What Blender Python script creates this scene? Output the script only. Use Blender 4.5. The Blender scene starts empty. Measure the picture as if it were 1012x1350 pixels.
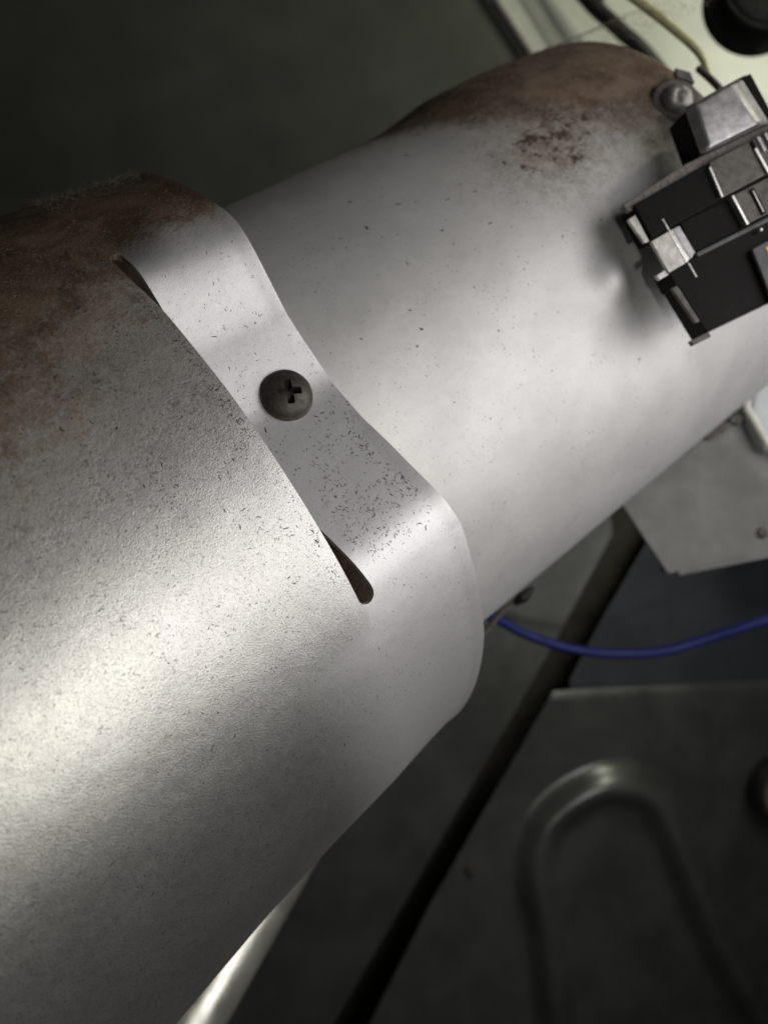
import bpy, bmesh, math, random
import numpy as np
from mathutils import Vector, Matrix, noise

random.seed(7)
rng = np.random.default_rng(7)
scene = bpy.context.scene
COL = scene.collection

# ------------------------------------------------------------------ camera
H = 0.27                                   # camera height above the cabinet floor (metres)
cam_d = bpy.data.cameras.new('camera')
cam = bpy.data.objects.new('camera', cam_d)
COL.objects.link(cam)
cam.location = (0, 0, H)                   # looks straight down
cam_d.sensor_fit = 'VERTICAL'
cam_d.sensor_height = 36.0
cam_d.sensor_width = 27.0
cam_d.lens = 36.0 * 1040 / 1350
cam_d.clip_start = 0.005
cam_d.clip_end = 20
cam_d.dof.use_dof = True
cam_d.dof.focus_distance = 0.093
cam_d.dof.aperture_fstop = 22
scene.camera = cam

# ------------------------------------------------------------------ world and lamps
world = bpy.data.worlds.new('World')
scene.world = world
world.use_nodes = True
wb = world.node_tree.nodes['Background']
wb.inputs[0].default_value = (0.9, 0.95, 0.9, 1)
wb.inputs[1].default_value = 0.012


def look_at(o, target):
    o.rotation_euler = (Vector(target) - o.location).to_track_quat('-Z', 'Y').to_euler()


def spot(name, loc, target, power, size, blend, radius, col):
    l = bpy.data.lights.new(name, 'SPOT')
    l.energy = power
    l.spot_size = math.radians(size)
    l.spot_blend = blend
    l.shadow_soft_size = radius
    l.color = col
    o = bpy.data.objects.new(name, l)
    COL.objects.link(o)
    o.location = loc
    look_at(o, target)
    return o


# the phone's own lamp, a little below and right of its lens
spot('phone_flash', (0.050, -0.030, H + 0.010), (0.015, 0.002, H - 0.12), 0.132, 140, 0.9, 0.004, (1.0, 0.98, 0.89))
# daylight-balanced inspection lamp to the right, above the tube
al = bpy.data.lights.new('inspection_lamp', 'AREA')
al.shape = 'DISK'
al.size = 0.18
al.energy = 0.185
al.color = (0.99, 0.972, 0.985)
alo = bpy.data.objects.new('inspection_lamp', al)
COL.objects.link(alo)
alo.location = (0.145, 0.030, H - 0.045)
look_at(alo, (0.0, 0.005, H - 0.10))
# work lamp behind the open side of the cabinet, upper right
spot('work_lamp', (0.205, 0.205, 0.120), (0.085, 0.16, 0.0), 1.1, 120, 0.9, 0.04, (1.0, 0.99, 0.84))

scene.view_settings.view_transform = 'Standard'
scene.view_settings.look = 'None'
scene.view_settings.exposure = 0.0
scene.view_settings.gamma = 1.0

# ------------------------------------------------------------------ node helpers


class NT:
    def __init__(self, name):
        self.m = bpy.data.materials.new(name)
        self.m.use_nodes = True
        self.t = self.m.node_tree
        self.b = self.t.nodes['Principled BSDF']
        self.co = self.t.nodes.new('ShaderNodeTexCoord').outputs['Object']

    def link(self, a, b):
        self.t.links.new(a, b)

    def put(self, sock, v):
        if isinstance(v, bpy.types.NodeSocket):
            self.link(v, sock)
        else:
            sock.default_value = v

    def noise(self, scale, detail=3, rough=0.55, dist=0.0, co=None, off=(0, 0, 0), stretch=(1, 1, 1)):
        mp = self.t.nodes.new('ShaderNodeMapping')
        mp.inputs['Location'].default_value = off
        mp.inputs['Scale'].default_value = stretch
        self.link(co or self.co, mp.inputs[0])
        n = self.t.nodes.new('ShaderNodeTexNoise')
        n.inputs['Scale'].default_value = scale
        n.inputs['Detail'].default_value = detail
        n.inputs['Roughness'].default_value = rough
        n.inputs['Distortion'].default_value = dist
        self.link(mp.outputs[0], n.inputs['Vector'])
        return n.outputs['Fac']

    def voro(self, scale, feature='F1', out='Distance'):
        n = self.t.nodes.new('ShaderNodeTexVoronoi')
        n.feature = feature
        n.inputs['Scale'].default_value = scale
        self.link(self.co, n.inputs['Vector'])
        return n.outputs[out]

    def attr(self, name):
        n = self.t.nodes.new('ShaderNodeAttribute')
        n.attribute_name = name
        return n.outputs['Fac']

    def math(self, op, a, b=0.0, clamp=False):
        n = self.t.nodes.new('ShaderNodeMath')
        n.operation = op
        n.use_clamp = clamp
        self.put(n.inputs[0], a)
        self.put(n.inputs[1], b)
        return n.outputs[0]

    def step(self, v, lo, hi, a=0.0, b=1.0):
        n = self.t.nodes.new('ShaderNodeMapRange')
        n.interpolation_type = 'SMOOTHSTEP'
        self.put(n.inputs['Value'], v)
        n.inputs['From Min'].default_value = lo
        n.inputs['From Max'].default_value = hi
        n.inputs['To Min'].default_value = a
        n.inputs['To Max'].default_value = b
        return n.outputs[0]

    def mix(self, f, a, b):
        n = self.t.nodes.new('ShaderNodeMix')
        n.data_type = 'RGBA'
        self.put(n.inputs[0], f)
        self.put(n.inputs[6], a if isinstance(a, bpy.types.NodeSocket) else (*a, 1))
        self.put(n.inputs[7], b if isinstance(b, bpy.types.NodeSocket) else (*b, 1))
        return n.outputs[2]

    def mixf(self, f, a, b):
        n = self.t.nodes.new('ShaderNodeMix')
        n.data_type = 'FLOAT'
        self.put(n.inputs[0], f)
        self.put(n.inputs[2], a)
        self.put(n.inputs[3], b)
        return n.outputs[0]

    def bump(self, h, dist, strength=1.0, prev=None):
        n = self.t.nodes.new('ShaderNodeBump')
        n.inputs['Strength'].default_value = strength
        n.inputs['Distance'].default_value = dist
        self.link(h, n.inputs['Height'])
        if prev is not None:
            self.link(prev, n.inputs['Normal'])
        return n.outputs[0]

    def out(self, base, rough, metal=0.0, normal=None, spec=0.5):
        self.put(self.b.inputs['Base Color'], base if isinstance(base, bpy.types.NodeSocket) else (*base, 1))
        self.put(self.b.inputs['Roughness'], rough)
        self.put(self.b.inputs['Metallic'], metal)
        self.b.inputs['Specular IOR Level'].default_value = spec
        if normal is not None:
            self.link(normal, self.b.inputs['Normal'])
        return self.m


def mat_plain(name, base, rough=0.5, metal=0.0, var=0.15, scale=400, bump=0.00004, spec=0.5):
    n = NT(name)
    f = n.noise(scale, 5, 0.6)
    lo = tuple(c * (1 - var) for c in base)
    hi = tuple(min(1, c * (1 + var)) for c in base)
    col = n.mix(n.step(f, 0.3, 0.7), lo, hi)
    r = n.step(n.noise(scale * 0.4, 3), 0.3, 0.7, max(0.03, rough - 0.08), min(1, rough + 0.1))
    return n.out(col, r, metal, n.bump(n.noise(scale * 3, 4), bump), spec)


def mat_sheet(name, steel, rough, metal, grain, grain_scale, dirt_col, dirt_dark, fleck=0.0, gcol=0.35, soft=0.0, clean=None):
    """aluminised sheet steel: fine matte grain, dirt cover (settled dust, painted-in shade) where the 'dirt' attribute says"""
    n = NT(name)
    big = n.noise(90, 4, 0.6)
    mid = n.noise(700, 5, 0.65)
    fine = n.noise(grain_scale, 2, 0.6)
    col = n.mix(n.step(big, 0.3, 0.7), tuple(c * 0.93 for c in steel), tuple(min(1, c * 1.05) for c in steel))
    cl = n.attr('clean')
    keep = n.math('SUBTRACT', 1.0, n.math('MULTIPLY', cl, 0.6))
    if clean:
        col = n.mix(cl, col, clean[0])
    pits = n.step(n.math('ADD', n.math('MULTIPLY', fine, 0.7), n.math('MULTIPLY', n.noise(grain_scale * 0.55, 2, 0.6, 0.3, off=(2, 8, 5)), 0.3)), 0.50, 0.66)
    col = n.mix(n.math('MULTIPLY', n.math('MULTIPLY', pits, keep), gcol), col, tuple(c * 0.30 for c in steel))
    # pin-head stains
    if fleck > 0:
        sp = n.noise(2600, 2, 0.5, 0.6, off=(3.1, 0.2, 7))
        dens = n.noise(160, 3, 0.6, off=(1, 2, 3))
        s = n.math('MULTIPLY', n.step(sp, 0.66, 0.73), n.step(dens, 0.38, 0.6), True)
        col = n.mix(n.math('MULTIPLY', s, fleck), col, (0.05, 0.045, 0.04))
    d = n.attr('dirt_shade')
    breakup = n.math('ADD', n.math('MULTIPLY', n.math('SUBTRACT', n.noise(420, 8, 0.72, 0.2), 0.5), 0.9),
                     n.math('MULTIPLY', n.math('SUBTRACT', n.noise(2200, 3, 0.6), 0.5), 0.55))
    dm = n.step(n.math('ADD', d, n.math('MULTIPLY', breakup, n.step(d, 0.02, 0.35))), 0.28 - soft, 0.78 + soft)
    dc = n.mix(n.step(n.noise(170, 6, 0.7, 0.5, off=(5, 1, 2)), 0.36, 0.66), dirt_dark, dirt_col)
    dc = n.mix(n.step(n.noise(2600, 3, 0.7), 0.52, 0.75, 0, 0.5), dc, tuple(min(1, c * 2.3) for c in dirt_col))
    st = n.step(n.math('ADD', n.attr('stain'), n.math('MULTIPLY', n.math('SUBTRACT', n.noise(420, 8, 0.72, 0.35, off=(9, 4, 1)), 0.5), 2.6)), 0.62, 0.95)
    st = n.math('MULTIPLY', st, n.step(n.attr('stain'), 0.05, 0.25))
    col = n.mix(dm, col, dc)
    col = n.mix(n.math('MULTIPLY', st, 0.95), col, (0.050, 0.026, 0.012))
    cover = n.math('MAXIMUM', dm, st)
    r0 = n.step(mid, 0.3, 0.7, rough - 0.015, rough + 0.02)
    m0 = metal
    if clean:
        r0 = n.mixf(cl, r0, clean[1])
        m0 = n.mixf(cl, metal, clean[2])
    r = n.mixf(cover, r0, 0.95)
    mt = n.mixf(cover, m0, 0.0)
    nb = n.bump(n.math('MULTIPLY', fine, keep), grain)
    nb = n.bump(n.noise(120, 3), 0.00025, 0.6, nb)
    nb = n.bump(n.math('MULTIPLY', dm, n.noise(1700, 5, 0.75)), 0.00014, 0.9, nb)
    return n.out(col, r, mt, nb)


M = {}
M['funnel'] = mat_sheet('aluminised_steel_grainy', (0.66, 0.645, 0.62), 0.40, 0.93, 0.000040, 6200,
                        (0.165, 0.108, 0.066), (0.070, 0.041, 0.023), 0.6, 0.65, 0.22, ((0.74, 0.725, 0.715), 0.47, 0.66))
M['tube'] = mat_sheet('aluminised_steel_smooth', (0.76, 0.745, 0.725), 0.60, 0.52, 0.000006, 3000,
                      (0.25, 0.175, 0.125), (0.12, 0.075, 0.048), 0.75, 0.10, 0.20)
M['nickel'] = mat_plain('dull_nickel_plate', (0.50, 0.48, 0.44), 0.45, 0.5, 0.2, 900, 0.00004)
M['screw'] = mat_plain('blackened_screw', (0.068, 0.061, 0.052), 0.48, 0.5, 0.25, 2500, 0.00001)
_n = NT('black_moulded_plastic')
_d = _n.math('MULTIPLY', _n.step(_n.noise(1300, 6, 0.75, 0.4), 0.52, 0.78), _n.step(_n.noise(220, 4, 0.6, off=(4, 4, 1)), 0.35, 0.7))
M['blackp'] = _n.out(_n.mix(_n.math('MULTIPLY', _d, 0.75), (0.006, 0.005, 0.0045), (0.075, 0.066, 0.055)), _n.mixf(_d, 0.45, 0.9), 0.0,
                     _n.bump(_n.noise(2600, 3), 0.00002), 0.08)
M['greycap'] = mat_plain('zinc_plated_cap', (0.42, 0.40, 0.40), 0.38, 0.75, 0.2, 700, 0.00003)
M['terminal'] = mat_plain('dull_terminal_plate', (0.10, 0.09, 0.078), 0.5, 0.5, 0.25, 900, 0.00003)
M['bright'] = mat_plain('bright_steel', (0.72, 0.70, 0.66), 0.26, 0.85, 0.12, 1200, 0.00001)
M['flange'] = mat_plain('dusty_fibre_board', (0.17, 0.15, 0.135), 0.85, 0, 0.35, 1500, 0.0001)
M['gold'] = mat_plain('gold_label', (0.52, 0.32, 0.09), 0.45, 0.2, 0.15, 900, 0.00001)
M['ink'] = mat_plain('label_ink', (0.06, 0.035, 0.01), 0.7, 0)
M['frame'] = mat_plain('label_frame_plastic', (0.07, 0.068, 0.068), 0.5, 0, 0.2, 900, 0.00002)
M['wall'] = mat_plain('pale_green_paint', (0.53, 0.55, 0.47), 0.5, 0, 0.08, 60, 0.00002)
M['wallshade'] = mat_plain('shaded_wall_paint', (0.075, 0.080, 0.066), 0.5, 0, 0.10, 60, 0.00002)  # darkened copy of the wall paint, the left panel's shade put in
M['floor'] = mat_plain('dark_olive_paint', (0.130, 0.136, 0.121), 0.28, 0.40, 0.18, 55, 0.00003)
M['floorblue'] = mat_plain('dark_blue_grey_paint', (0.055, 0.058, 0.068), 0.4, 0.0, 0.15, 55, 0.00003)
M['void'] = mat_plain('void_shade_black', (0.050, 0.047, 0.036), 0.9)  # for the void below the floor, its shade put into the colour
M['bracket'] = mat_plain('galvanised_bracket', (0.19, 0.19, 0.175), 0.55, 0.2, 0.15, 120, 0.00003)
M['yellow'] = mat_plain('yellow_wire_insulation', (0.93, 0.87, 0.50), 0.45, 0, 0.12, 500, 0.00003)
M['blue'] = mat_plain('blue_wire_insulation', (0.009, 0.018, 0.155), 0.55, 0, 0.15, 500, 0.00003)
M['blackw'] = mat_plain('black_wire_insulation', (0.014, 0.013, 0.012), 0.5, 0, 0.2, 500, 0.00003)
M['white'] = mat_plain('white_wire_insulation', (0.72, 0.71, 0.64), 0.5, 0, 0.1, 500, 0.00003)
M['palec'] = mat_plain('pale_connector_plastic', (0.62, 0.66, 0.66), 0.4, 0, 0.06, 300, 0.00002)
M['rubber'] = mat_plain('black_rubber', (0.006, 0.006, 0.006), 0.75, 0, 0.2, 500, 0.00003, 0.1)
M['foot'] = mat_plain('brown_fibre_disc', (0.25, 0.21, 0.17), 0.6, 0.0, 0.2, 300, 0.00004)
M['pipe'] = mat_plain('aluminium_pipe', (0.85, 0.84, 0.74), 0.32, 0.75, 0.15, 200, 0.00004)
M['fleckd'] = mat_plain('dark_lint', (0.045, 0.040, 0.036), 0.9)
M['fuzz'] = mat_plain('brown_lint', (0.25, 0.20, 0.145), 0.9, 0, 0.4, 700)

# ------------------------------------------------------------------ object helpers


def obj(name, verts, faces, mat, parent=None, smooth=False, matrix=None):
    me = bpy.data.meshes.new(name)
    me.from_pydata([tuple(v) for v in verts], [], [tuple(f) for f in faces])
    me.update()
    o = bpy.data.objects.new(name, me)
    COL.objects.link(o)
    me.materials.append(mat)
    if smooth:
        for p in me.polygons:
            p.use_smooth = True
    if parent:
        o.parent = parent
    if matrix is not None:
        o.matrix_local = matrix
    return o


def from_bm(name, bm, mat, parent=None, smooth=False, matrix=None):
    me = bpy.data.meshes.new(name)
    bm.to_mesh(me)
    bm.free()
    o = bpy.data.objects.new(name, me)
    COL.objects.link(o)
    me.materials.append(mat)
    if smooth:
        for p in me.polygons:
            p.use_smooth = True
    if parent:
        o.parent = parent
    if matrix is not None:
        o.matrix_local = matrix
    return o


def empty(name, matrix=None):
    o = bpy.data.objects.new(name, None)
    o.empty_display_size = 0.01
    COL.objects.link(o)
    if matrix is not None:
        o.matrix_world = matrix
    return o


def tag(o, label=None, cat=None, kind=None, group=None):
    if label:
        o['label'] = label
    if cat:
        o['category'] = cat
    if kind:
        o['kind'] = kind
    if group:
        o['group'] = group
    return o


def prism_bm(poly, z0, z1, bevel=0.0, seg=2):
    """closed prism over a 2-D polygon between z0 and z1, edges bevelled"""
    bm = bmesh.new()
    lo = [bm.verts.new((x, y, z0)) for x, y in poly]
    hi = [bm.verts.new((x, y, z1)) for x, y in poly]
    n = len(poly)
    bm.faces.new(lo[::-1])
    bm.faces.new(hi)
    for i in range(n):
        j = (i + 1) % n
        bm.faces.new((lo[i], lo[j], hi[j], hi[i]))
    bmesh.ops.recalc_face_normals(bm, faces=bm.faces)
    if bevel > 0:
        bmesh.ops.bevel(bm, geom=bm.edges[:], offset=bevel, segments=seg, profile=0.6, affect='EDGES', clamp_overlap=True)
    return bm


def prism(name, poly, z0, z1, mat, parent=None, bevel=0.0, matrix=None, seg=2):
    return from_bm(name, prism_bm(poly, z0, z1, bevel, seg), mat, parent, False, matrix)


def catmull(pts, sub=10):
    P = [np.array(p, float) for p in pts]
    P = [2 * P[0] - P[1]] + P + [2 * P[-1] - P[-2]]
    out = []
    for i in range(1, len(P) - 2):
        for k in range(sub):
            t = k / sub
            a, b, c, d = P[i - 1], P[i], P[i + 1], P[i + 2]
            out.append(0.5 * (2 * b + (c - a) * t + (2 * a - 5 * b + 4 * c - d) * t * t + (3 * b - a - 3 * c + d) * t ** 3))
    out.append(P[-2])
    return out


def sweep(name, pts, radius, mat, parent=None, sides=14, sub=10, radii=None):
    c = catmull(pts, sub)
    n = len(c)
    V, Fc = [], []
    up = np.array([0.3, 0.2, 1.0])
    for i, p in enumerate(c):
        tg = c[min(i + 1, n - 1)] - c[max(i - 1, 0)]
        tg = tg / np.linalg.norm(tg)
        u = up - (up @ tg) * tg
        u /= np.linalg.norm(u)
        up = u
        w = np.cross(tg, u)
        r = radius if radii is None else np.interp(i / (n - 1), [q[0] for q in radii], [q[1] for q in radii])
        for k in range(sides):
            a = 2 * math.pi * k / sides
            V.append(p + r * (math.cos(a) * u + math.sin(a) * w))
    for i in range(n - 1):
        for k in range(sides):
            k2 = (k + 1) % sides
            Fc.append((i * sides + k, i * sides + k2, (i + 1) * sides + k2, (i + 1) * sides + k))
    Fc.append(tuple(range(sides))[::-1])
    Fc.append(tuple((n - 1) * sides + k for k in range(sides)))
    return obj(name, V, Fc, mat, parent, True)


def lathe(name, prof, mat, parent=None, n=64, matrix=None, smooth=True):
    V, Fc = [], []
    m = len(prof)
    for k in range(n):
        a = 2 * math.pi * k / n
        for r, z in prof:
            V.append((r * math.cos(a), r * math.sin(a), z))
    for k in range(n):
        k2 = (k + 1) % n
        for i in range(m - 1):
            Fc.append((k * m + i, k2 * m + i, k2 * m + i + 1, k * m + i + 1))
    bm = bmesh.new()
    vs = [bm.verts.new(v) for v in V]
    for f in Fc:
        bm.faces.new([vs[i] for i in f])
    bmesh.ops.remove_doubles(bm, verts=bm.verts[:], dist=1e-6)
    bmesh.ops.recalc_face_normals(bm, faces=bm.faces)
    o = from_bm(name, bm, mat, parent, smooth, matrix)
    return o


def sm(x, a, b):
    t = np.clip((np.asarray(x, float) - a) / (b - a), 0, 1)
    return t * t * (3 - 2 * t)


def set_attr(me, name, vals):
    at = me.attributes.new(name, 'FLOAT', 'POINT')
    at.data.foreach_set('value', np.asarray(vals, np.float32))


# ------------------------------------------------------------------ cabinet floor and wall (setting)
def mm(*pts):
    return [(x / 1000, y / 1000) for x, y in pts]


floor = empty('cabinet_floor')
tag(floor, 'dark olive painted sheet metal cabinet floor with a raised rib', kind='structure')

# right-hand floor panel: pressed rib in a loop, small round hole, rolled front lip
rib_px = [(62, -215), (58, -170), (54.5, -140), (51, -120), (54, -107), (62.5, -98.5), (76, -93.5), (89, -96), (97, -105), (107, -128), (118, -153), (131, -175), (150, -205)]
ribc = np.array([p[:2] for p in catmull([(x * 1.06, y * 1.06, 0) for x, y in rib_px], 12)]) / 1000
HX, HY, HR = 0.0296, -0.1255, 0.0023          # small hole
xs = np.arange(-0.13, 0.30, 0.0011)
ys = np.concatenate([np.arange(-0.24, -0.0640, 0.0011), [-0.0640]])


def groove_right(y):      # right edge of the dark gap
    return np.interp(y, [-0.24, -0.175, -0.135, -0.0612, -0.02], [-0.045, -0.005, 0.0165, 0.0625, 0.0885])


V, Fc = [], []
nx = 330
for j, y in enumerate(ys):
    x0 = groove_right(y)
    for i in range(nx):
        f = i / (nx - 1)
        x = x0 + (0.165 - x0) * f ** 1.1
        dd = np.sqrt(((ribc - (x, y)) ** 2).sum(1)).min()
        z = 0.0066 * (math.cos(math.pi * min(dd / 0.0098, 1)) * 0.5 + 0.5)
        inside = math.exp(-((x - 0.085) / 0.03) ** 2 - ((y + 0.15) / 0.05) ** 2)
        z -= 0.0010 * inside
        z -= 0.0010 * float(sm(y, -0.0668, -0.0640))
        z -= 0.20 * x
        z += 0.0006 * noise.noise((x * 22, y * 22, 0.3))
        V.append((x, y, z))
for j in range(len(ys) - 1):
    for i in range(nx - 1):
        a = j * nx + i
        Fc.append((a, a + 1, a + nx + 1, a + nx))
fp = obj('floor_panel', V, Fc, M['floor'], floor, True)
so = fp.modifiers.new('thick', 'SOLIDIFY')
so.thickness = 0.0012
so.offset = -1
lathe('hole_plug', [(0, 0.0012), (HR * 0.7, 0.0010), (HR, 0.0003), (HR, -0.003), (0, -0.003)], M['void'], floor, 32, Matrix.Translation((HX, HY, -0.20 * HX)) @ Matrix.Rotation(0.5, 4, 'Z') @ Matrix.Diagonal((0.85, 1.25, 1, 1)))  # dark plug standing in for the shaded hole
tag(fp, 'dark panel with looped raised rib and small round hole')
# left-hand floor panel
prism('floor_panel', mm((-260, -240), (-56, -240), (-17, -175), (13.5, -122.5), (46.5, -65.7), (63.3, -36), (78.4, -7.5), (76, 10), (40, 40), (-260, 40)), -0.0012, 0.0, M['floor'], floor, 0.0004)
# lower sheet behind the step, and a sheet coloured dark for the shade in the gap
rs = prism('recess_sheet', mm((67, -75), (170, -75), (170, 30), (106, 6), (97, -12), (80, -39), (67.5, -61)), -0.0042, -0.003, M['floorblue'], floor, 0.0003)
for vv in rs.data.vertices:
    vv.co.z -= 0.20 * vv.co.x
prism('underside_sheet', mm((-300, -300), (300, -300), (300, 60), (-300, 60)), -0.040, -0.036, M['void'], floor, 0.0004)

wall = empty('cabinet_wall')
tag(wall, 'pale green painted cabinet wall panels behind the burner', kind='structure')
ZW = -0.012
prism('wall_panel', mm((-420, 30), (-420, 420), (-38, 420), (38.4, 181), (51.5, 161), (90, 100), (60, 46), (-100, 46)), ZW - 0.0012, ZW, M['wallshade'], wall, 0.0005)
pb = prism('wall_panel', mm((-34, 420), (66, 420), (76, 181), (95.5, 160), (150, 100), (92, 100), (54.0, 161), (40.9, 181)), ZW - 0.0012, ZW + 0.001, M['wall'], wall, 0.0008)
prism('wall_panel', mm((68, 420), (420, 420), (420, -10), (140, -10), (120, 60), (152, 100), (97.5, 160), (78, 181)), ZW - 0.0012, ZW + 0.0015, M['wall'], wall, 0.0008)
# rounded fold along the left edge of the middle panel
fold = sweep('fold', [(0.020, 0.235, ZW - 0.0052), (0.0535, 0.181, ZW - 0.0052), (0.0665, 0.160, ZW - 0.0052), (0.1, 0.106, ZW - 0.0052)], 0.0075, M['wall'], wall, 20)

# ------------------------------------------------------------------ burner axis frame
P = Vector((-0.05317778, -0.016539, -0.12689754 + H))
e1 = Vector((0.3837336, 0.11934625, 0.91569919)).normalized()
e2 = Vector((-0.53264262, 0.83864002, 0.11390676)).normalized()
ax = Vector((0.75434764, 0.53145027, -0.38538325)).normalized()
FR = Matrix((
    (e1.x, e2.x, -ax.x, P.x),
    (e1.y, e2.y, -ax.y, P.y),
    (e1.z, e2.z, -ax.z, P.z),
    (0, 0, 0, 1)))


def pol(phi, r, t):
    """point in the burner frame: phi in degrees (0 = towards the phone, + = up the picture), t along the axis"""
    a = math.radians(phi)
    return (r * math.cos(a), r * math.sin(a), -t)


def wpt(phi, r, t):
    return FR @ Vector(pol(phi, r, t))


# ------------------------------------------------------------------ burner funnel (grainy sleeve with pressed strap)
SLOT_A, SLOT_B = -20.3, 36.5
PHI = np.unique(np.round(np.concatenate([
    np.arange(-180, -75, 3.0), np.arange(-75, -24, 1.0), np.arange(-24, -14, 0.2), np.arange(-14, 30, 0.4),
    np.arange(30, 40, 0.2), np.arange(40, 80, 0.7), np.arange(80, 180, 3.0),
    SLOT_A + 1.3 * (1 - np.cos(np.linspace(0, math.pi / 2, 14))), SLOT_B - 0.8 * (1 - np.cos(np.linspace(0, math.pi / 2, 12)))]), 3))
PHI = PHI[PHI < 179.5]


def Rb(t, phi):
    r = np.interp(t, [-0.12, -0.06, -0.0153, 0.0, 0.0143, 0.0264, 0.035, 0.0455],
                  [0.0775, 0.0672, 0.0591, 0.0569, 0.0553, 0.0545, 0.0535, 0.0525])
    r = r - 0.0007 * float(sm(phi, 30, 60)) * float(sm(t, 0.01, 0.03))
    a = math.radians(phi)
    r += 0.00022 * noise.noise((math.cos(a) * 2.2, math.sin(a) * 2.2, t * 45))
    return float(r)


# pressed strap profile r(phi): two nearly flat flanks meeting under the screw
fine_phi = np.arange(-40, 60, 0.1)


def seg_r(phi, A, B):
    ax_, ay = A[1] * math.cos(math.radians(A[0])), A[1] * math.sin(math.radians(A[0]))
    bx_, by = B[1] * math.cos(math.radians(B[0])), B[1] * math.sin(math.radians(B[0]))
    c, s = math.cos(math.radians(phi)), math.sin(math.radians(phi))
    ex, ey = bx_ - ax_, by - ay
    return (ax_ * ey - ay * ex) / (c * ey - s * ex)


CR2, CR1, MID = -15.5, 31.5, 8.5
prof = []
for p in fine_phi:
    if p < CR2 or p > CR1:
        prof.append(0.0)
    elif p < MID:
        prof.append(0.0530 - seg_r(p, (CR2, 0.0530), (MID, 0.0446)))
    else:
        prof.append(0.0530 - seg_r(p, (MID, 0.0446), (CR1, 0.0530)))
prof = np.array(prof)
k = np.exp(-0.5 * (np.arange(-60, 61) * 0.1 / 2.0) ** 2)
prof = np.convolve(prof, k / k.sum(), 'same')
prof *= sm(fine_phi, SLOT_A + 0.3, SLOT_A + 2.5) * (1 - sm(fine_phi, SLOT_B - 2.5, SLOT_B - 0.3))


def press(phi):
    return float(np.interp(phi, fine_phi, prof, 0, 0))


def bulge(phi, t):
    f = float(sm(phi, SLOT_B - 7, SLOT_B))
    return 0.0016 * float(sm(phi, 20, 32)) * (1 - float(sm(phi, 58, 85))) * ((1 - f) + f * float(sm(t, 0.0282 - 0.030 * float(sm(phi, 40, 58)), 0.036)))


def slot_full(phi):
    return 0.0024 if phi < 8 else 0.0014


def slot_frac(phi):
    lo = math.sqrt(max(0, 1 - (max(0, (SLOT_A + 1.3 - phi)) / 1.3) ** 2))
    hi = math.sqrt(max(0, 1 - (max(0, (phi - SLOT_B + 0.8)) / 0.8) ** 2))
    return min(lo, hi) if SLOT_A < phi < SLOT_B else 0.0


def slot_w(phi):
    taper = float(np.interp(phi, [-18.5, -9, 0, 20, 30, 36], [1, 0.48, 0.25, 0.36, 0.8, 1]))
    return slot_full(phi) * slot_frac(phi) * taper


def t_body(phi):
    t = 0.0279 + 0.00010 * noise.noise((phi * 0.09, 3.3, 0)) - 0.0004 * float(sm(phi, 24, 32))
    if phi < SLOT_A + 1.3 or phi > SLOT_B - 0.8:
        e = (1 - slot_frac(phi)) * 0.5 * slot_full(phi)
        t += e * (1 - float(sm(phi, SLOT_B, SLOT_B + 6))) * float(sm(phi, SLOT_A - 8, SLOT_A))
    return t


def t_rim(phi):
    return float(np.interp(phi, [-180, -75, -67, -55, -40, -20, -12, 0, 10, 20, 33, 50, 68, 180],
                           [0.041, 0.041, 0.0412, 0.0427, 0.0445, 0.0456, 0.0446, 0.0435, 0.0434, 0.0429, 0.0433, 0.0432, 0.0435, 0.041])) \
        + 0.00012 * noise.noise((phi * 0.13, 0.7, 5))


NB, NS = 56, 22
TB0 = -0.115
Vt, Ph, Tt, is_strap = [], [], [], []
ncol = len(PHI)
for p in PHI:
    p = float(p)
    tb = t_body(p)
    ts = tb + slot_w(p)
    tr = t_rim(p)
    for j in range(NB):
        f = j / (NB - 1)
        t = TB0 + (tb - TB0) * (1 - (1 - f) ** 1.5)
        rb_ = Rb(t, p) + (bulge(p, t) if p > SLOT_B + 1.5 else 0.0)
        Vt.append(pol(p, rb_, t)); Ph.append(p); Tt.append(t)
    for j in range(NS):
        f = j / (NS - 1)
        t = ts + (tr - ts) * f
        r = Rb(t, p) - press(p) + bulge(p, t)
        # small curl at the free end
        r += 0.00025 * float(sm(f, 0.85, 1.0)) * float(sm(abs(p - 9), 6, 14))
        Vt.append(pol(p, r, t)); Ph.append(p); Tt.append(t)
NR = NB + NS
# merge the two rows where there is no slot
remap = list(range(len(Vt)))
for c, p in enumerate(PHI):
    if slot_w(float(p)) < 1e-6:
        remap[c * NR + NB] = c * NR + NB - 1
faces, fstrap = [], []
for c in range(ncol):
    c2 = (c + 1) % ncol
    for j in range(NR - 1):
        if j == NB - 1:
            continue
        q = [remap[c * NR + j], remap[c2 * NR + j], remap[c2 * NR + j + 1], remap[c * NR + j + 1]]
        faces.append(q)
        pm = 0.5 * (PHI[c] + PHI[c2])
        fstrap.append(j >= NB and CR2 - 2.0 < pm < CR1 + 1.5 and c2 != 0)
Vt = np.array(Vt)
tmp = bpy.data.meshes.new('tmp')
tmp.from_pydata(Vt.tolist(), [], faces)
tmp.update()
nor = np.array([v.normal[:] for v in tmp.vertices])
bpy.data.meshes.remove(tmp)
rad = Vt.copy(); rad[:, 2] = 0
if (nor * rad).sum() < 0:
    nor = -nor
    faces = [f[::-1] for f in faces]
edge_n = {}
for f in faces:
    for a, b in zip(f, f[1:] + f[:1]):
        edge_n[(min(a, b), max(a, b))] = edge_n.get((min(a, b), max(a, b)), 0) + 1

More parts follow.
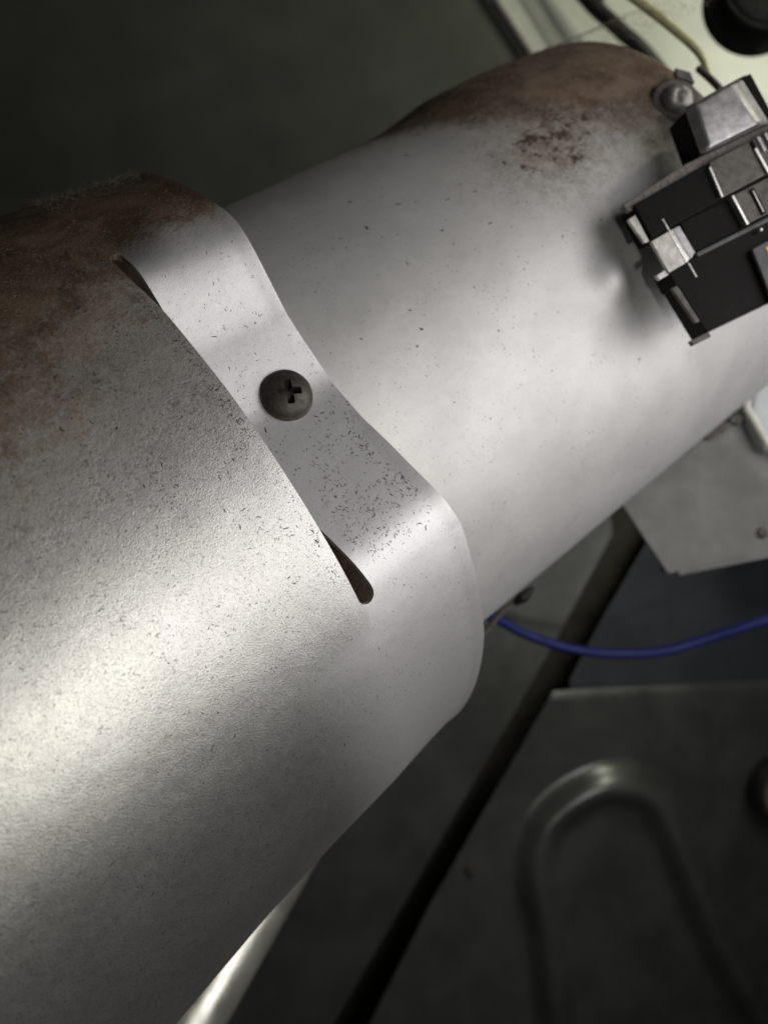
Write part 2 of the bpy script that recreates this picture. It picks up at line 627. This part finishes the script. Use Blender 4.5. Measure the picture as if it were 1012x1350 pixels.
Ph = np.array(Ph); Tt = np.array(Tt)
dirt_shade_f = np.clip(0.95 * sm(Ph, -8, 30) * (0.62 + 0.38 * sm(-Tt, -0.03, 0.0)) + 0.5 * sm(Ph, 24, 44), 0, 1)
onstrap_zone = (Tt > 0.0283)
dirt_shade_f = np.where(onstrap_zone, sm(Ph, 27.5, 41), dirt_shade_f)  # end band: settled dust, plus the upper crease's soft shade painted in


# bare, smoother metal on the pressed end band of the funnel
inside_slot = sm(Ph, SLOT_A - 5, SLOT_A + 0.5) * (1 - sm(Ph, SLOT_B - 0.5, SLOT_B + 5))
clean_f = np.where(onstrap_zone, 1.0, sm(Tt, 0.012, 0.0283) * (1 - inside_slot))


def shell(name, mask, parent, mat, th=0.0007):
    fs = [f for f, m_ in zip(faces, fstrap) if m_ == mask]
    used = sorted({i for f in fs for i in f})
    ix = {v: i for i, v in enumerate(used)}
    n = len(used)
    V = [tuple(Vt[i]) for i in used] + [tuple(Vt[i] - nor[i] * th) for i in used]
    N = [tuple(nor[i]) for i in used] + [tuple(-nor[i]) for i in used]
    src = used + used
    F2, LN = [], []
    for f in fs:
        g = [ix[i] for i in f]
        g = [v for q, v in enumerate(g) if v != g[q - 1]]
        F2.append(g); LN += [N[v] for v in g]
        h = [v + n for v in g[::-1]]
        F2.append(h); LN += [N[v] for v in h]
    for f in fs:
        for a, b in zip(f, f[1:] + f[:1]):
            if a == b or edge_n[(min(a, b), max(a, b))] != 1:
                continue
            pa, pb = np.array(V[ix[a]]), np.array(V[ix[b]])
            ia, ib = np.array(V[ix[a] + n]), np.array(V[ix[b] + n])
            base = len(V)
            V += [tuple(pa), tuple(ia), tuple(ib), tuple(pb)]
            src = src + [a, a, b, b]
            fn = np.cross(ia - pa, pb - pa); fn /= (np.linalg.norm(fn) + 1e-12)
            F2.append([base, base + 1, base + 2, base + 3]); LN += [tuple(fn)] * 4
    o = obj(name, V, F2, mat, parent, True)
    o.data.normals_split_custom_set(LN)
    set_attr(o.data, 'dirt_shade', dirt_shade_f[src])
    set_attr(o.data, 'stain', np.zeros(len(V)))
    set_attr(o.data, 'clean', clean_f[src])
    return o


funnel = empty('burner_funnel', FR)
tag(funnel, 'grainy grey steel burner funnel with a pressed-in strap, brown dust on top', 'burner funnel')
shell('funnel_body', False, funnel, M['funnel'])
st = shell('strap', True, funnel, M['funnel'])
tag(st, 'pressed-in steel strap beside a narrow slot, holding the black screw')

# ------------------------------------------------------------------ burner tube (smooth, behind the strap)
tphi = np.concatenate([np.arange(-180, -80, 4.0), np.arange(-80, 80, 0.8), np.arange(80, 180, 4.0)])
tts = np.concatenate([np.arange(-0.05, 0.03, 0.005), np.arange(0.03, 0.0495, 0.001), np.linspace(0.05, 0.1345, 80)])


def t_end(phi):
    return 0.0155 * (1 - float(sm(phi, -75, -15))) if abs(phi) < 120 else 0.0


def R_tube(t, phi):
    up = np.interp(t, [0, 0.088, 0.0956, 0.1056, 0.1198, 0.130, 0.150], [0.044, 0.044, 0.0446, 0.0462, 0.0465, 0.0462, 0.0455])
    w = float(sm(phi, 0, 55)) * (1 - float(sm(phi, 130, 175)))
    r = up * w + 0.044 * (1 - w)
    # dome and hollow added to the shape, standing in for the clip's reflection
    dx, dy = (t - 0.0935), (phi + 3.5) * 0.00077
    r += 0.0023 * math.exp(-(dx * dx + dy * dy) / (2 * 0.0025 ** 2))
    dx, dy = (t - 0.100), (phi + 8) * 0.00077
    r -= 0.0012 * math.exp(-(dx * dx + dy * dy) / (2 * 0.0075 ** 2))
    a = math.radians(phi)
    r += 0.00025 * noise.noise((math.cos(a) * 2, math.sin(a) * 2, t * 40))
    return float(r)


V, Fc, D, S = [], [], [], []
for p in tphi:
    for t in tts:
        t = t + t_end(p) * float(sm(t, 0.09, 0.1345))
        V.append(pol(float(p), R_tube(t, p), t))
        # brown dirt on the upper far shoulder
        edge = np.interp(t, [0.06, 0.088, 0.095, 0.104, 0.115, 0.125, 0.14, 0.17], [80, 62, 41, 27, 18, 13, 8, 5])
        halo = 0.66 * math.exp(-(((t - 0.102) / 0.014) ** 2 + ((p - 29) / 12.0) ** 2) / 2)
        under = 1 - float(sm(t, 0.034, 0.0375))      # brown painted in for the slot's deep shade, under the sleeve
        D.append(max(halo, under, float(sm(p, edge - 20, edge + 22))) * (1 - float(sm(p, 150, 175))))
        du, dv = (t - 0.101 - 0.00025 * (p - 27)) / 0.0115, (p - 29) / 9.5
        s = 0.74 * math.exp(-(du * du + dv * dv) / 2)
        du, dv = (t - 0.0925) / 0.004, (p - 19) / 3.5
        s = max(s, 0.50 * math.exp(-(du * du + dv * dv) / 2))
        S.append(s)
nt = len(tts)
for c in range(len(tphi)):
    c2 = (c + 1) % len(tphi)
    for j in range(nt - 1):
        Fc.append((c * nt + j, c * nt + j + 1, c2 * nt + j + 1, c2 * nt + j))
tube = empty('burner_tube', FR)
tag(tube, 'smooth pale steel burner tube with rusty brown shoulder beyond the strap', 'tube')
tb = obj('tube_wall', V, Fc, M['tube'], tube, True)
bm = bmesh.new(); bm.from_mesh(tb.data); bmesh.ops.recalc_face_normals(bm, faces=bm.faces); bm.to_mesh(tb.data); bm.free()
set_attr(tb.data, 'dirt_shade', D)
set_attr(tb.data, 'stain', S)
for p in tb.data.polygons:
    p.use_smooth = True
so = tb.modifiers.new('thick', 'SOLIDIFY')
so.thickness = 0.0009
so.offset = -1

# ------------------------------------------------------------------ screw
sphi = 9.5
base = wpt(sphi, 0.0446 + 0.00025, 0.0367)
nrm = (FR.to_3x3() @ Vector((math.cos(math.radians(6)), math.sin(math.radians(6)), 0))).normalized()
yv = (FR.to_3x3() @ Vector((0, 0, -1))); yv = (yv - nrm * yv.dot(nrm)).normalized()
xv = yv.cross(nrm)
SM = Matrix(((xv.x, yv.x, nrm.x, base.x), (xv.y, yv.y, nrm.y, base.y), (xv.z, yv.z, nrm.z, base.z), (0, 0, 0, 1)))
screw = empty('cross_recess_screw', SM)
tag(screw, 'black pan head screw with cross recess holding the strap', 'screw')
RH, HH = 0.00352, 0.00255
pr = [(0, -0.0002), (RH * 0.99, -0.0002), (RH, 0.0001), (RH * 0.995, 0.00035), (RH * 0.96, 0.00068)]
for q in np.linspace(0.92, 0.0, 16):
    pr.append((RH * q, 0.00068 + (HH - 0.00068) * math.sqrt(max(0, 1 - (q / 0.985) ** 2)) ** 1.0))
head = lathe('head', pr, M['screw'], None, 72)
# cross-shaped tapered cutter
cb = bmesh.new()
aw, al = 0.00048, 0.00190
c8 = [(aw, aw), (aw, al), (-aw, al), (-aw, aw), (-al, aw), (-al, -aw), (-aw, -aw), (-aw, -al), (aw, -al), (aw, -aw), (al, -aw), (al, aw)]
top = [cb.verts.new((x, y, HH + 0.0006)) for x, y in c8]
bot = [cb.verts.new((x * 0.55 if abs(x) > aw * 1.5 else x * 0.8, y * 0.55 if abs(y) > aw * 1.5 else y * 0.8, HH - 0.00155)) for x, y in c8]
cb.faces.new(top); cb.faces.new(bot[::-1])
for i in range(12):
    j = (i + 1) % 12
    cb.faces.new((top[i], bot[i], bot[j], top[j]))
bmesh.ops.recalc_face_normals(cb, faces=cb.faces)
cut = from_bm('cutter', cb, M['screw'])
cut.rotation_euler = (0, 0, math.radians(66))
# work at a larger scale so the boolean stays exact
for o_ in (head, cut):
    o_.scale = (1000, 1000, 1000)
bo = head.modifiers.new('cut', 'BOOLEAN')
bo.operation = 'DIFFERENCE'; bo.object = cut; bo.solver = 'EXACT'
bpy.context.view_layer.update()
dg = bpy.context.evaluated_depsgraph_get()
nm = bpy.data.meshes.new_from_object(head.evaluated_get(dg))
head.modifiers.clear()
head.data = nm
head.scale = (1, 1, 1)
bpy.data.objects.remove(cut)
nm.name = 'head'
for p in nm.polygons:
    p.use_smooth = True
try:
    nm.set_sharp_from_angle(angle=math.radians(32))
except Exception:
    pass
head.parent = screw
lathe('shank', [(0, -0.009), (0.0006, -0.0088), (0.0014, -0.0075), (0.0014, -0.0001), (0, -0.0001)], M['screw'], screw, 24)

# ------------------------------------------------------------------ flame switch on the tube
a_ = Vector((0.86254242, 0.45773558, -0.2156356)); b_ = Vector((0.46788772, -0.88378792, 0.0)); n_ = Vector((0.19057614, 0.10089325, 0.97647342))
Ob = Vector((0.03698846, 0.04617885, -0.118 + H))
BX = Matrix(((a_.x, -b_.x, n_.x, Ob.x), (a_.y, -b_.y, n_.y, Ob.y), (a_.z, -b_.z, n_.z, Ob.z), (0, 0, 0, 1)))
switch = empty('flame_switch', BX)
tag(switch, 'black plastic switch block with metal cap and clips mounted on the tube', 'switch')


def bp(name, pts, z0, z1, mat, bevel=0.25, parent=switch):
    return prism(name, [(x / 1000, -y / 1000) for x, y in pts], z0 / 1000, z1 / 1000, mat, parent, bevel / 1000)


bp('upper_housing', [(0.1, 0.2), (15.2, -0.6), (40, -0.6), (40, 11), (5.6, 11), (5.5, 6.2), (0.1, 6.2)], -4.0, -1.0, M['blackp'])
bp('housing_step', [(0.2, 0.4), (14.8, -0.6), (14.4, 5.2), (0.2, 6.0)], -1.0, 0.0, M['blackp'], 0.2)
bp('housing_step', [(6.2, 5.6), (15.9, 5.7), (15.9, 10.7), (5.9, 10.8)], -1.0, -0.5, M['blackp'], 0.2)
bp('lower_housing', [(0.1, 11.3), (40, 11.3), (40, 23.6), (1.0, 22.3), (0.45, 14.0), (0.1, 14.0)], -4.0, 0.0, M['blackp'], 0.35)
bp('ridge', [(5.6, 10.9), (40, 10.9), (40, 11.6), (5.6, 11.6)], -0.6, 0.25, M['frame'], 0.2)
# dusty fibre flange behind the housings
bp('flange', [(-1.0, -0.5), (12, -2.1), (40, -2.3), (40, 0.6), (-0.6, 0.8)], -1.6, -0.6, M['flange'], 0.2)
bp('side_flange', [(-1.6, 1.9), (-0.1, 1.7), (-0.1, 6.2), (-1.0, 6.1)], -0.9, -0.3, M['nickel'], 0.12)
bp('side_flange', [(-0.75, 14.0), (0.35, 14.0), (0.9, 20.4), (0.1, 20.3)], -0.6, 0.0, M['terminal'], 0.12)
bp('mounting_tab', [(-1.9, 11.2), (0.2, 11.0), (0.2, 12.0), (-1.8, 12.1)], -0.9, -0.2, M['greycap'], 0.15)
bp('mounting_tab', [(-1.6, 22.3), (2.0, 22.2), (2.0, 23.2), (-1.4, 23.1)], -1.6, -0.8, M['terminal'], 0.15)
# bent bright clip: flat face, fold with its highlight put into brighter steel, side face
clip = bp('clip', [(-0.15, 6.4), (3.2, 6.2), (3.35, 11.6), (0.0, 11.8)], -0.5, 0.10, M['nickel'], 0.1)


def quadblock(name, pts_top, depth, mat, parent=switch):
    """slab whose top face is given by four 3-D points in mm, thickness downwards"""
    V = [(x / 1000, -y / 1000, z / 1000) for x, y, z in pts_top] + [(x / 1000, -y / 1000, (z - depth) / 1000) for x, y, z in pts_top]
    Fq = [(0, 1, 2, 3), (7, 6, 5, 4)] + [(i, i + 4, (i + 1) % 4 + 4, (i + 1) % 4) for i in range(4)]
    bm = bmesh.new()
    vs = [bm.verts.new(v) for v in V]
    for f in Fq:
        bm.faces.new([vs[i] for i in f])
    bmesh.ops.recalc_face_normals(bm, faces=bm.faces)
    bmesh.ops.bevel(bm, geom=bm.edges[:], offset=0.00008, segments=2, profile=0.6, affect='EDGES', clamp_overlap=True)
    return from_bm(name, bm, mat, parent)


quadblock('clip_fold', [(3.30, 6.2, 0.10), (4.2, 6.1, -0.12), (4.5, 11.5, -0.12), (3.45, 11.6, 0.10)], 0.4, M['bright'])
quadblock('clip_leg', [(4.25, 6.15, -0.13), (5.5, 6.1, -0.05), (5.75, 10.8, -0.05), (4.55, 11.4, -0.13)], 0.4, M['greycap'])
bp('clip_pin', [(3.2, 4.1), (3.5, 4.1), (3.6, 6.1), (3.3, 6.1)], -0.4, 0.12, M['greycap'], 0.05)
bp('clip_pin', [(3.6, 11.8), (3.9, 11.8), (4.0, 14.2), (3.7, 14.2)], -0.2, 0.12, M['greycap'], 0.05)
# terminal plates with bright edges
bp('terminal_plate', [(14.9, -0.6), (23.0, -0.9), (22.9, 4.9), (14.2, 5.2)], -1.0, 0.5, M['terminal'], 0.2)
bp('terminal_edge', [(14.35, 0.2), (14.75, 0.1), (14.25, 5.1), (13.85, 5.1)], -0.6, 0.62, M['bright'], 0.08)
bp('terminal_plate', [(16.1, 5.5), (30, 5.3), (30, 10.4), (16.0, 10.5)], -1.0, 0.3, M['terminal'], 0.2)
bp('terminal_edge', [(15.6, 5.6), (16.05, 5.6), (16.05, 10.6), (15.6, 10.6)], -0.6, 0.55, M['bright'], 0.08)
bp('terminal_plate', [(23.6, -0.9), (34, -1.1), (34, 5.0), (23.5, 5.0)], -1.0, 0.7, M['terminal'], 0.2)
bp('terminal_edge', [(23.0, 0.6), (23.5, 0.5), (23.6, 4.9), (23.1, 4.9)], -0.6, 0.85, M['bright'], 0.08)
bp('slot_blade', [(19.0, 5.9), (20.0, 5.9), (19.9, 10.3), (18.9, 10.3)], 0.2, 0.5, M['blackp'], 0.1)
bp('slot_edge', [(19.35, 6.3), (19.5, 6.3), (19.4, 10.0), (19.25, 10.0)], 0.3, 0.62, M['bright'], 0.03)
for q, (yy, zz) in enumerate([(-0.6, 1.0), (-0.3, 1.1), (0.1, 1.2)]):
    bp('spring_coil', [(24.2 + q * 1.4, -0.8), (24.8 + q * 1.4, -0.9), (24.8 + q * 1.4, 1.6), (24.2 + q * 1.4, 1.6)], 0.5, zz, M['greycap'], 0.1)
# label in its frame
bp('label_frame', [(14.0, 14.3), (40, 13.7), (40, 26), (12.8, 23.4)], 0.3, 1.0, M['frame'], 0.2)
lb = bp('label', [(16.1, 15.0), (36, 14.4), (36, 20.0), (16.0, 18.5)], 0.9, 1.12, M['gold'], 0.04)
ring = []
for q in range(20):
    an = math.radians(60 + q * 12)
    ring.append((18.15 + 0.72 * math.cos(an), 16.75 + 0.9 * math.sin(an)))
for q in range(19, -1, -1):
    an = math.radians(60 + q * 12)
    ring.append((18.15 + 0.50 * math.cos(an), 16.75 + 0.66 * math.sin(an)))
bp('printed_letter', ring, 1.1, 1.15, M['ink'], 0, lb)
lathe('rivet', [(0, 0.0002), (0.0003, 0.0001), (0.0004, -0.0003), (0, -0.0003)], M['bright'], switch, 20, Matrix.Translation((0.0172, -0.0122, 0.0008)))
# bevelled zinc cap
cap_lo = [(13.4, -2.6), (14.0, -10.2), (30.5, -11.4), (31, -2.6)]


def capmesh():
    V = [(15.6, -2.4, -1.4), (17.0, -10.4, -1.4), (32, -11.8, -2.6), (32, -2.6, -2.6),
         (16.6, -2.6, 0.2), (18.2, -9.7, 0.2), (25.4, -10.4, 0.2), (26.2, -2.7, 0.2),
         (27.7, -3.0, -0.35), (26.9, -10.5, -0.35), (29.6, -11.0, -1.6), (30.3, -3.0, -1.6)]
    Fq = [(4, 5, 6, 7), (7, 6, 9, 8), (8, 9, 10, 11), (0, 1, 5, 4), (1, 2, 10, 9, 6, 5), (11, 10, 2, 3), (0, 4, 7, 8, 11, 3), (3, 2, 1, 0)]
    bm = bmesh.new()
    vs = [bm.verts.new((x / 1000, -y / 1000, z / 1000)) for x, y, z in V]
    for f in Fq:
        bm.faces.new([vs[i] for i in f])
    bmesh.ops.recalc_face_normals(bm, faces=bm.faces)
    bmesh.ops.bevel(bm, geom=bm.edges[:], offset=0.0005, segments=4, profile=0.55, affect='EDGES', clamp_overlap=True)
    return bm


from_bm('metal_cap', capmesh(), M['greycap'], switch, True)
bp('cap_shade_block', [(16.2, -2.8), (17.4, -9.9), (31.5, -11.2), (31.5, -2.8)], -6.5, -1.5, M['blackp'], 0.3)  # black block added below the cap to give its shaded left side
# standoff foot joining the block to the tube
bp('standoff', [(17, 8), (23, 8), (23, 14), (17, 14)], -24.0, -4.0, M['terminal'], 0.3)

# small bright clamp bolt on the tube shoulder, left of the cap
cb_ = wpt(22, 0.0455, 0.1275)
cn = (FR.to_3x3() @ Vector((math.cos(math.radians(15)), math.sin(math.radians(15)), 0.25))).normalized()
cq = cn.to_track_quat('Z', 'Y').to_matrix().to_4x4()
clamp = empty('clamp_bolt', Matrix.Translation(cb_) @ cq)
tag(clamp, 'small shiny dented domed bolt between the rusty shoulder and the metal cap', 'bolt')
lathe('washer', [(0, 0.0004), (0.0036, 0.0004), (0.0042, 0.0002), (0.0043, -0.002), (0, -0.002)], M['flange'], clamp, 40)
dome = lathe('domed_head', [(0, 0.0021), (0.0004, 0.0017), (0.0008, 0.0020), (0.0016, 0.0019), (0.0024, 0.0013), (0.0027, 0.0005), (0.0027, 0.0), (0, 0.0)], M['nickel'], clamp, 48)
for vv in dome.data.vertices:
    vv.co.z += 0.0005 * noise.noise(vv.co * 700) * (1 if vv.co.z > 0.0006 else 0)
prism('tab', mm((-2.6, -4.2), (0.6, -4.6), (1.2, -6.2), (-1.6, -6.0)), -0.001, 0.0004, M['greycap'], clamp, 0.0002)

# ------------------------------------------------------------------ wires and small things


def pz(*l):
    return [(x / 1000, y / 1000, H - z / 1000) for x, y, z in l]


w = empty('yellow_wire', Matrix.Translation((0.0605, 0.0815, H - 0.150)))
tag(w, 'pale yellow wire running down to the metal cap', 'wire')


def child(o, parent):
    o.parent = parent
    o.matrix_parent_inverse = parent.matrix_world.inverted()
    return o


bpy.context.view_layer.update()
child(sweep('insulation', pz((44, 118, 170), (54.5, 103.2, 162), (57.5, 98.5, 159.5), (61.8, 90.2, 155), (63, 83, 152)), 0.00115, M['yellow'], None, 16, 10, [(0, 0.0010), (0.35, 0.0010), (0.7, 0.0008), (1, 0.0006)]), w)
child(sweep('pin', pz((59.9, 84.6, 150.5), (61.5, 80.9, 148), (62.3, 78.0, 146)), 0.00065, M['flange'], None, 12), w)
bw = sweep('black_cable', pz((38, 225, 274), (66.5, 181, 272), (80, 165.5, 270), (92.6, 153, 270), (125, 112, 272)), 0.0026, M['blackw'])
tag(bw, 'straight black cable lying on the pale green wall panel', 'cable')
sw = sweep('seam_shade_strip', pz((20, 212, 279.5), (39.5, 181, 279.5), (52.4, 161, 279.5), (80, 118, 279.5)), 0.0012, M['flange'])  # dark strip added for the shade in the gap between panels
tag(sw, 'thin dark brown strip standing in for the shaded wall panel seam', 'strip')
bl = sweep('blue_wire', pz((14, -14, 196), (22, -24, 200), (30, -28.2, 205), (37, -32.0, 207), (48, -35.8, 208), (60, -37.4, 208), (73, -36.8, 208), (84.5, -33.6, 208), (94.5, -29.8, 206), (106, -25, 204), (125, -12, 200)), 0.0013, M['blue'])
tag(bl, 'blue insulated wire sagging across the dark floor below the tube', 'wire')
sk = empty('black_lead', Matrix.Translation((0.03, -0.015, H - 0.17)))
tag(sk, 'short thin lead with a black tip beside the funnel rim', 'wire')
bpy.context.view_layer.update()
child(sweep('lead', pz((17.8, -31, 172), (21.6, -26.0, 170), (25, -21.4, 168), (28, -19.0, 167)), 0.0006, M['flange'], None, 10), sk)
child(sweep('tip', pz((27.6, -19.3, 167.2), (29.6, -17.7, 166.5), (31.4, -15.8, 166)), 0.0012, M['blackw'], None, 12, 8, [(0, 0.0007), (0.4, 0.0013), (1, 0.0005)]), sk)

# galvanised bracket below the tube
br = empty('side_bracket', Matrix.Translation((0.07, 0.0, H - 0.19)))
tag(br, 'plain grey galvanised bracket below the tube, lint along its top', 'bracket')
bpy.context.view_layer.update()
ZB = H - 0.190
zz = 0.190 / 1040
bpoly = [((u - 506) * zz, -(v - 675) * zz) for u, v in [(812, 655), (905, 590), (985, 541), (1060, 470), (1060, 722), (880, 757)]]
child(prism('bracket_plate', bpoly, ZB - 0.0012, ZB, M['bracket'], None, 0.0004), br)
lip = [((u - 506) * zz, -(v - 675) * zz) for u, v in [(892, 753), (1060, 720), (1060, 726), (894, 759)]]
child(prism('bracket_lip', lip, ZB - 0.012, ZB + 0.0003, M['bracket'], None, 0.0003), br)
child(lathe('rivet', [(0, 0.0006), (0.0009, 0.0004), (0.0014, 0), (0.0014, -0.0005), (0, -0.0005)], M['terminal'], None, 24, Matrix.Translation(((1003 - 506) * zz, -(703 - 675) * zz, ZB))), br)

# lint clumps on the bracket's top edge
for q, (u, v, s, lab) in enumerate([(905, 590, 7, 'small dark lint clump at the left on the bracket edge'), (936, 572, 9, 'grey lint clump second from left on the bracket edge'),
                                    (950, 564, 9, 'dark lint clump middle of the bracket edge'), (972, 552, 11, 'pale lint clump beside the white wire on the bracket edge')]):
    bm = bmesh.new()
    bmesh.ops.create_icosphere(bm, subdivisions=4, radius=1)
    for vv in bm.verts:
        f = 1 + 0.45 * noise.noise(vv.co * 1.8 + Vector((q * 7, 0, 0))) + 0.2 * noise.noise(vv.co * 5 + Vector((q, 3, 0)))
        vv.co = Vector((vv.co.x * f * s * zz * 1.15, vv.co.y * f * s * zz * 0.7, vv.co.z * f * 0.0009))
    tag(from_bm('lint_clump', bm, M['flange'] if q < 3 else M['bracket'], None, True, Matrix.Translation(((u - 506) * zz, -(v - 675) * zz, ZB + 0.0005)) @ Matrix.Rotation(0.5, 4, 'Z')),
        lab, 'lint', None, 'lint clumps on the bracket')

ww = sweep('white_wire', pz((96, 46, 178), (90, 39, 178), (84.5, 31.5, 178), (81.8, 24.5, 178), (83.5, 20.5, 178), (88, 13, 178), (96, 2, 178)), 0.00085, M['white'])
tag(ww, 'bent white wire at the right edge above the bracket', 'wire')
pc = prism('pale_connector', mm((86, 22), (90, 42), (110, 42), (110, 12), (90, 14)), H - 0.2, H - 0.186, M['palec'], None, 0.001)
tag(pc, 'pale blue-white plastic connector at the right edge behind the white wire', 'connector')

# rubber grommet, top right corner
gr = empty('rubber_grommet', Matrix.Translation((0.1067, 0.1468, H - 0.22)))
tag(gr, 'black round rubber grommet in the top right corner', 'grommet')
lathe('rim', [(0.0120, 0.0012), (0.0124, 0.0020), (0.0134, 0.0018), (0.0142, 0.0002), (0.0142, -0.010), (0.0120, -0.010), (0.0120, 0.0012)], M['rubber'], gr, 72)
lathe('plug', [(0, 0.0006), (0.009, 0.0006), (0.0117, 0.0002), (0.0119, -0.0004), (0.0119, -0.009), (0, -0.009)], M['rubber'], gr, 72)

# fibre disc at the lower right edge
ft = empty('round_foot', Matrix.Translation((0.1495, -0.1030, -0.026)))
tag(ft, 'brownish round disc with a lighter rim at the lower right edge', 'disc')
lathe('disc', [(0, 0.0105), (0.0112, 0.0105), (0.0116, 0.0100), (0.0116, 0.0), (0, 0)], M['foot'], ft, 64)
lathe('rim', [(0.0117, 0.002), (0.0117, 0.0112), (0.0123, 0.0117), (0.0130, 0.0113), (0.0132, 0.002), (0.0117, 0.002)], M['terminal'], ft, 64)

# pipe seen as a bright sliver below the funnel, lower left
pp = sweep('metal_pipe', [(-0.0085, -0.0625, H - 0.221), (-0.0135, -0.0707, H - 0.213), (-0.0187, -0.0783, H - 0.205), (-0.0302, -0.0934, H - 0.185), (-0.0396, -0.1053, H - 0.168), (-0.0456, -0.1125, H - 0.155), (-0.05, -0.118, H - 0.146)], 0.0072, M['pipe'], None, 48, 12)
tag(pp, 'bright metal pipe showing as a sliver under the funnel, lower left', 'pipe')

# ------------------------------------------------------------------ lint: flat dark flecks and standing fuzz (nobody could count it)


def funnel_r(phi, t):
    if t > t_body(phi):
        return Rb(t, phi) - press(phi) + bulge(phi, t)
    return Rb(t, phi)


def ribbons(name, items, mat, label):
    V, Fc = [], []
    for pts, nr, wd in items:
        b0 = len(V)
        m = len(pts)
        for i, p in enumerate(pts):
            tg = pts[min(i + 1, m - 1)] - pts[max(i - 1, 0)]
            sd = tg.cross(nr).normalized()
            ww_ = wd * (1 - 0.65 * abs(2 * i / (m - 1) - 1))
            V += [p - sd * ww_, p + nr * ww_ * 0.9, p + sd * ww_]
        for i in range(m - 1):
            a = b0 + i * 3
            Fc += [(a, a + 3, a + 4, a + 1), (a + 1, a + 4, a + 5, a + 2)]
    o = obj(name, V, Fc, mat)
    tag(o, label, 'lint', 'stuff')
    return o


def strand(phi, t, rfun, length, curl, lift, segs=4):
    a = random.uniform(0, 6.28)
    pts = []
    s = length / segs
    for i in range(segs + 1):
        r = rfun(phi, t)
        pts.append(wpt(phi, r + 0.00002 + lift * (i / segs) * random.uniform(0.5, 1), t))
        a += random.uniform(-curl, curl)
        t += math.cos(a) * s
        phi += math.degrees(math.sin(a) * s / r)
    nr = (FR.to_3x3() @ Vector((math.cos(math.radians(phi)), math.sin(math.radians(phi)), 0))).normalized()
    return pts, nr


items = []
while len(items) < 2500:
    z = random.random()
    if z < 0.62:
        phi = random.gauss(8, 20); t = random.uniform(-0.028, 0.0272)
        if phi < -14 and random.random() < 0.6:
            continue
    elif z < 0.84:
        phi = random.uniform(-17, 31) if random.random() < 0.7 else random.uniform(-17, 4); t = random.uniform(0.031, 0.043)
        if random.random() < 0.65 * float(sm(phi, -4, 16)):
            continue
    elif z < 0.92:
        phi = random.uniform(-15, 40); t = random.uniform(0.0262, 0.0274)
    elif z < 0.95:
        phi = random.uniform(-22, 4); t = t_rim(phi) - abs(random.gauss(0, 0.0012)) - 0.0002
    else:
        phi = random.gauss(-30, 14); t = random.uniform(-0.03, 0.04)
    if abs(phi - 9.5) < 4.8 and abs(t - 0.0367) < 0.0038:
        continue
    cl = noise.noise((phi * 0.22, t * 320, 1.7))
    if cl < random.uniform(-0.45, 0.35):
        continue
    big = random.random() < 0.05
    pts, nr = strand(phi, t, funnel_r, random.uniform(0.00015, 0.00048) * (1.8 if big else 1), 0.8, 0.00004)
    items.append((pts, nr, random.uniform(0.00002, 0.000042) * (1.8 if big else 1)))
ribbons('lint_flecks', items, M['fleckd'], 'tiny dark lint flecks scattered over the grey funnel and strap')

items = []
for _ in range(130):
    phi = random.gauss(22, 18); t = random.uniform(0.047, 0.105)
    if phi > 62 or phi < -25:
        continue
    if noise.noise((phi * 0.15, t * 150, 4.7)) < random.uniform(-0.4, 0.3):
        continue
    pts, nr = strand(phi, t, lambda p, q: R_tube(q, p), random.choice((0.00025, 0.0004, 0.0006, 0.0009)), 1.0, 0.00004)
    items.append((pts, nr, random.choice((0.00003, 0.00005, 0.00008, 0.00014))))
ribbons('soot_flecks', items, M['fleckd'], 'small dark soot flecks scattered over the pale burner tube')

items = []
while len(items) < 11000:
    phi = random.uniform(2, 76); t = random.uniform(-0.045, 0.043)
    if t > 0.0272 and phi < 37:
        continue
    if random.random() > float(sm(phi, 12, 46)) * 0.85 + 0.12:
        continue
    if t_body(phi) - 0.0003 < t < t_body(phi) + 0.0025 and phi < 38:
        continue
    if noise.noise((phi * 0.12, t * 130, 9.7)) < random.uniform(-0.5, 0.3):
        continue
    lg = 1 + 1.3 * float(sm(phi, 48, 62))
    pts, nr = strand(phi, t, funnel_r, random.uniform(0.0003, 0.0009) * lg, 1.2, random.uniform(0.00003, 0.0003) * lg * lg)
    items.append((pts, nr, random.uniform(0.000010, 0.000022)))
ribbons('lint_fuzz', items, M['fuzz'], 'brown fluffy lint coating the top of the funnel')

items = []
while len(items) < 2500:
    phi = random.uniform(45, 76); t = random.uniform(0.095, 0.165)
    pts, nr = strand(phi, t, lambda p, q: R_tube(q, p), random.uniform(0.0005, 0.0015), 0.9, random.uniform(0.0000, 0.0005))
    items.append((pts, nr, random.uniform(0.000015, 0.00004)))
ribbons('rust_fuzz', items, M['fuzz'], 'brown dusty fuzz coating the rusty shoulder of the tube')
